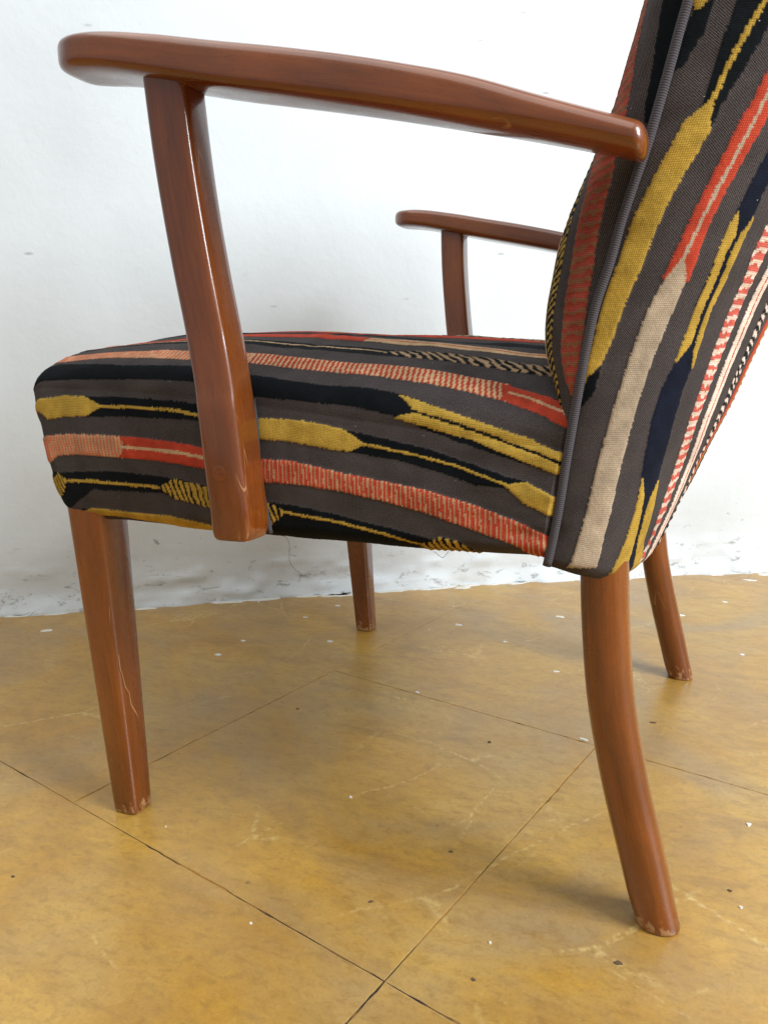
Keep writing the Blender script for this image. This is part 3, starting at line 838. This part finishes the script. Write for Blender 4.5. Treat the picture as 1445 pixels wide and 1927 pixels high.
# ---- sweeps: legs, posts, arms, piping ------------------------------------------
def sweep(name, C, A1, A2, R1, R2, p, mat, parent, n=40, cap=True, grain_seed=0.):
    """tube through centres C with half-sizes R1, R2 along axes A1, A2 (superellipse exponent p)"""
    C = np.asarray(C, float); m = len(C)
    R1 = np.broadcast_to(R1, m); R2 = np.broadcast_to(R2, m); p = np.broadcast_to(p, m)
    th = np.linspace(0, 2*math.pi, n, endpoint=False)
    c = np.cos(th); s = np.sin(th)
    cc = np.sign(c)[None]*np.abs(c)[None]**(2/p[:, None]); ss = np.sign(s)[None]*np.abs(s)[None]**(2/p[:, None])
    A1 = np.broadcast_to(np.asarray(A1, float), (m, 3)); A2 = np.broadcast_to(np.asarray(A2, float), (m, 3))
    P = C[:, None] + (R1[:, None]*cc)[..., None]*A1[:, None] + (R2[:, None]*ss)[..., None]*A2[:, None]
    L = np.r_[0, np.cumsum(np.linalg.norm(np.diff(C, axis=0), axis=1))]
    G = np.stack([np.broadcast_to(L[:, None], (m, n)) + grain_seed, R1[:, None]*cc + grain_seed, R2[:, None]*ss], -1)
    V = P.reshape(-1, 3); GV = G.reshape(-1, 3)
    Q = grid_quads(m, n, wrap_j=True)
    # orient outward
    f = V[Q[n//2+n*(m//2 if m > 2 else 0)]]
    nn = np.cross(f[1]-f[0], f[2]-f[0]); mid = f.mean(0)-C[min(m-1, (m//2 if m > 2 else 0))]
    if nn @ mid < 0: Q = Q[:, ::-1]
    faces = Q.tolist()
    if cap:
        V = np.concatenate([V, C[:1], C[-1:]]); GV = np.concatenate([GV, GV[:1], GV[-1:]])
        a, b = m*n, m*n+1
        fl = (Q[0][0] > Q[0][1])
        me = bpy.data.meshes.new(name)
        tri = []
        for j in range(n):
            j2 = (j+1) % n
            tri += [(a, j, j2), (b, (m-1)*n+j2, (m-1)*n+j)]
        me.from_pydata(V.tolist(), [], faces+tri)
    else:
        me = bpy.data.meshes.new(name); me.from_pydata(V.tolist(), [], faces)
    me.update()
    import bmesh
    bm = bmesh.new(); bm.from_mesh(me); bmesh.ops.recalc_face_normals(bm, faces=bm.faces); bm.to_mesh(me); bm.free()
    me.polygons.foreach_set('use_smooth', np.ones(len(me.polygons), dtype=bool))
    add_attr(me, 'grain', 'FLOAT_VECTOR', GV, 'vector')
    return new_obj(name, me, mat, parent)

EU = np.array((1., 0, 0)); EV = np.array((0, 1., 0)); EZ = np.array((0, 0, 1.))
def round_ends(t, L, r0, r1, e0=2.2, e1=2.2):
    """scale factor that rounds a sweep off at its ends"""
    g = np.ones_like(t)
    if r0 > 0: k = t < r0; g[k] = (1-((r0-t[k])/r0)**e0)**(1/e0)
    if r1 > 0: k = t > L-r1; g[k] = (1-((t[k]-L+r1)/r1)**e1)**(1/e1)
    return np.clip(g, 0.02, 1)

def legs_and_arms(sd):
    # sd = -1 near side, +1 far side
    # front leg: squared, tapering
    z = np.r_[0.0, 0.0008, 0.002, 0.004, np.linspace(0.008, 0.310, 40)]
    t = z/0.29
    cu = -0.283 - 0.0160*t; cv = 0.2725 - 0.004*t
    hw = 0.0140 + 0.0062*t
    g = np.array([0.86, 0.93, 0.975, 0.995]+[1.]*40)
    sweep('leg', np.stack([cu, sd*cv, z], -1), EU, EV, hw*g, hw*g, np.linspace(4.2, 5.0, len(z)), M_WOOD, chair, 48, grain_seed=0.3+sd)
    # rear leg: round sabre
    z = np.r_[0.0, 0.0006, 0.002, 0.004, np.linspace(0.007, 0.284, 44)]
    cu = cat(z, [0, .013, .052, .115, .176, .23, .272, .31], [.1945, .1905, .1805, .1645, .1525, .147, .1445, .143])
    cv = cat(z, [0, .10, .2, .31], [.247, .247, .243, .240])
    R = cat(z, [0, .05, .15, .31], [.0160, .0165, .0168, .0170])
    g = np.array([0.90, 0.95, 0.985, 0.997]+[1.]*44)
    tang = np.gradient(np.stack([cu, z], -1), axis=0); tang /= np.linalg.norm(tang, axis=1, keepdims=True)
    fl = np.clip(z/0.03, 0, 1)[:, None]
    nv = np.stack([tang[:, 1], np.zeros(len(z)), -tang[:, 0]], -1)*fl + EU*(1-fl)
    sweep('leg', np.stack([cu, sd*cv, z], -1), nv, EV, R*g, R*g*0.98, 2.25, M_WOOD, chair, 48, grain_seed=1.3+sd)
    # arm post, leaning forward, its foot planed to lie on the seat side
    z = np.r_[np.linspace(0.2855, 0.3005, 14), np.linspace(0.304, 0.618, 60)]
    cu = cat(z, [.28, .30, .342, .394, .43, .49, .56, .62, .65], [-.1190, -.1190, -.1225, -.127, -.1315, -.1415, -.1510, -.1560, -.158])
    fl_ = np.clip((z-0.44)/0.18, 0, 1)
    cu = cu + 0.0077*fl_
    out = 0.3235 + 0.0100*fl_ - 0.0012*(1/(1+np.exp(-(z-0.394)/0.0012)))
    inn = 0.2900 + 0.0100*fl_ + 0.002*np.clip((z-0.41)/0.1, 0, 1)
    hu = 0.0172 + 0.0006*np.clip((0.45-z)/0.15, 0, 1)
    g = np.ones_like(z); k = z < 0.3005
    g[k] = 0.62+0.38*(1-((0.3005-z[k])/0.015)**2.4)**(1/2.4)
    post = sweep('arm_post', np.stack([cu, sd*(out+inn)/2, z], -1), EU, EV, hu*g, (out-inn)/2*np.clip(g*1.12, 0, 1), 5.5, M_WOOD, chair, 64, grain_seed=2.3+sd)
    cpl = np.array([-0.1240, sd*0.3229, 0.338])
    plug = sweep('dowel_plug', [cpl, cpl+EV*sd*0.0007, cpl+EV*sd*0.00078, cpl+EV*sd*0.00082], EU, EZ, [0.0060, 0.0060, 0.0058, 0.0050], [0.0060, 0.0060, 0.0058, 0.0050], 2., M_WOOD, post, 28, grain_seed=5.1)
    plug.data.polygons.foreach_set('use_smooth', np.zeros(len(plug.data.polygons), dtype=bool))
    # armrest
    us = np.r_[-0.240+0.031*(1-np.cos(np.linspace(0, math.pi/2, 22)))[:-1], np.linspace(-0.209, 0.158, 70), 0.158+0.009*np.sin(np.linspace(0, math.pi/2, 8))[1:]]
    zc = cat(us, [-.245, -.20, -.15, -.10, -.05, .025, .072, .108, .142, .17], [.6365, .6325, .6220, .6095, .5975, .5780, .5645, .5528, .5418, .5325])
    hz = cat(us, [-.245, -.20, -.10, .03, .07, .105, .14, .17], [.0108, .0125, .0142, .0138, .0134, .0118, .0106, .0100])
    hv = cat(us, [-.245, -.20, -.10, .03, .10, .17], [.0255, .0260, .0235, .0205, .0185, .0165])
    vc = cat(us, [-.245, -.20, -.10, .03, .10, .17], [.3190, .3185, .3165, .3150, .3120, .3060])
    p = cat(us, [-.245, -.10, .03, .10, .17], [3.8, 4.6, 4.2, 2.8, 2.2])
    d = us-us[0]; Lr = us[-1]-us[0]
    gv = round_ends(d, Lr, 0.034, 0.007, 2.1, 2.2); gz = round_ends(d, Lr, 0.016, 0.006, 2.4, 2.2)
    sweep('armrest', np.stack([us, sd*vc, zc], -1), EV, EZ, hv*gv, hz*gz, p, M_WOOD, chair, 56, grain_seed=3.3+sd)
legs_and_arms(-1)
legs_and_arms(1)

def cord(name, pts, r, mat, parent, n=14):
    pts = np.asarray(pts, float)
    tg = np.gradient(pts, axis=0); tg /= np.linalg.norm(tg, axis=1, keepdims=True)
    ref = np.array([0.31, 0.2, 0.05]); a1 = np.cross(tg, ref+np.array([0, 0, 0.9])*(abs(tg[:, 2:]) < 0.5)); a1 /= np.linalg.norm(a1, axis=1, keepdims=True)
    a2 = np.cross(tg, a1)
    return sweep(name, pts, a1, a2, r, r, 2., mat, parent, n, True)
# piping round the edge of the back: up the near side, over the top, down the far side
zq = np.r_[np.arange(0.279, ZT-0.06, 0.004), ZT-0.06+0.0615*np.sin(np.linspace(0, math.pi/2, 26))[1:]]
near = np.stack([up(zq)-0.0005, -(width(zq)+0.0012), zq], -1)
near = near[:-1]
far = near[::-1].copy(); far[:, 1] *= -1
pts = np.concatenate([near, far])
cord('piping', pts, 0.0030, M_PIPE, chair, 16)
for sd in (-1, 1):
    zs_ = np.linspace(0.2875, 0.392, 30); rr_ = 0.0021*np.clip((0.394-zs_)/0.02, 0.15, 1)
    cord('piping', np.stack([cat(zs_, [.28, .33, .39], [-.1015, -.1068, -.1110]), sd*(0.2905+0.004*np.sin((zs_-.2835)/.108*math.pi)), zs_], -1), rr_, M_PIPE, chair, 12)

# loose threads hanging from the lower edge of the seat
def thread(pix, vplane):
    p = np.array([on_plane(q, 1, vplane) for q in pix])
    k = np.linspace(0, len(p)-1, 40)
    pts = np.stack([cat(k, np.arange(len(p)), p[:, a]) for a in range(3)], -1)
    pts[:, 1] += 0.003*np.sin(k*1.7)
    cord('loose_thread', pts, 0.00016, M_THREAD, chair, 6)
# long pale scratch in the varnish of the near front leg
sp = np.array([on_plane(q, 0, -0.2736) for q in [(219, 1236), (226, 1262), (231, 1268), (236, 1292), (243, 1304), (246, 1326), (254, 1340), (259, 1352)]])
sp[:, 0] = -0.283-0.0160*sp[:, 2]/0.29 + 0.0140+0.0062*sp[:, 2]/0.29 - 0.0001
sp[:, 1] = np.clip(sp[:, 1], -0.2835, -0.262)
cord('scratch', sp, np.array([.0002, .0004, .0003, .0005, .0003, .0005, .0006, .0003]), M_BARE, chair, 6)
thread([(515, 1006), (535, 1013), (546, 1030), (549, 1055), (556, 1075), (563, 1081), (565, 1094)], -0.283)
thread([(816, 1038), (822, 1046), (832, 1049), (839, 1045), (843, 1038)], -0.283)
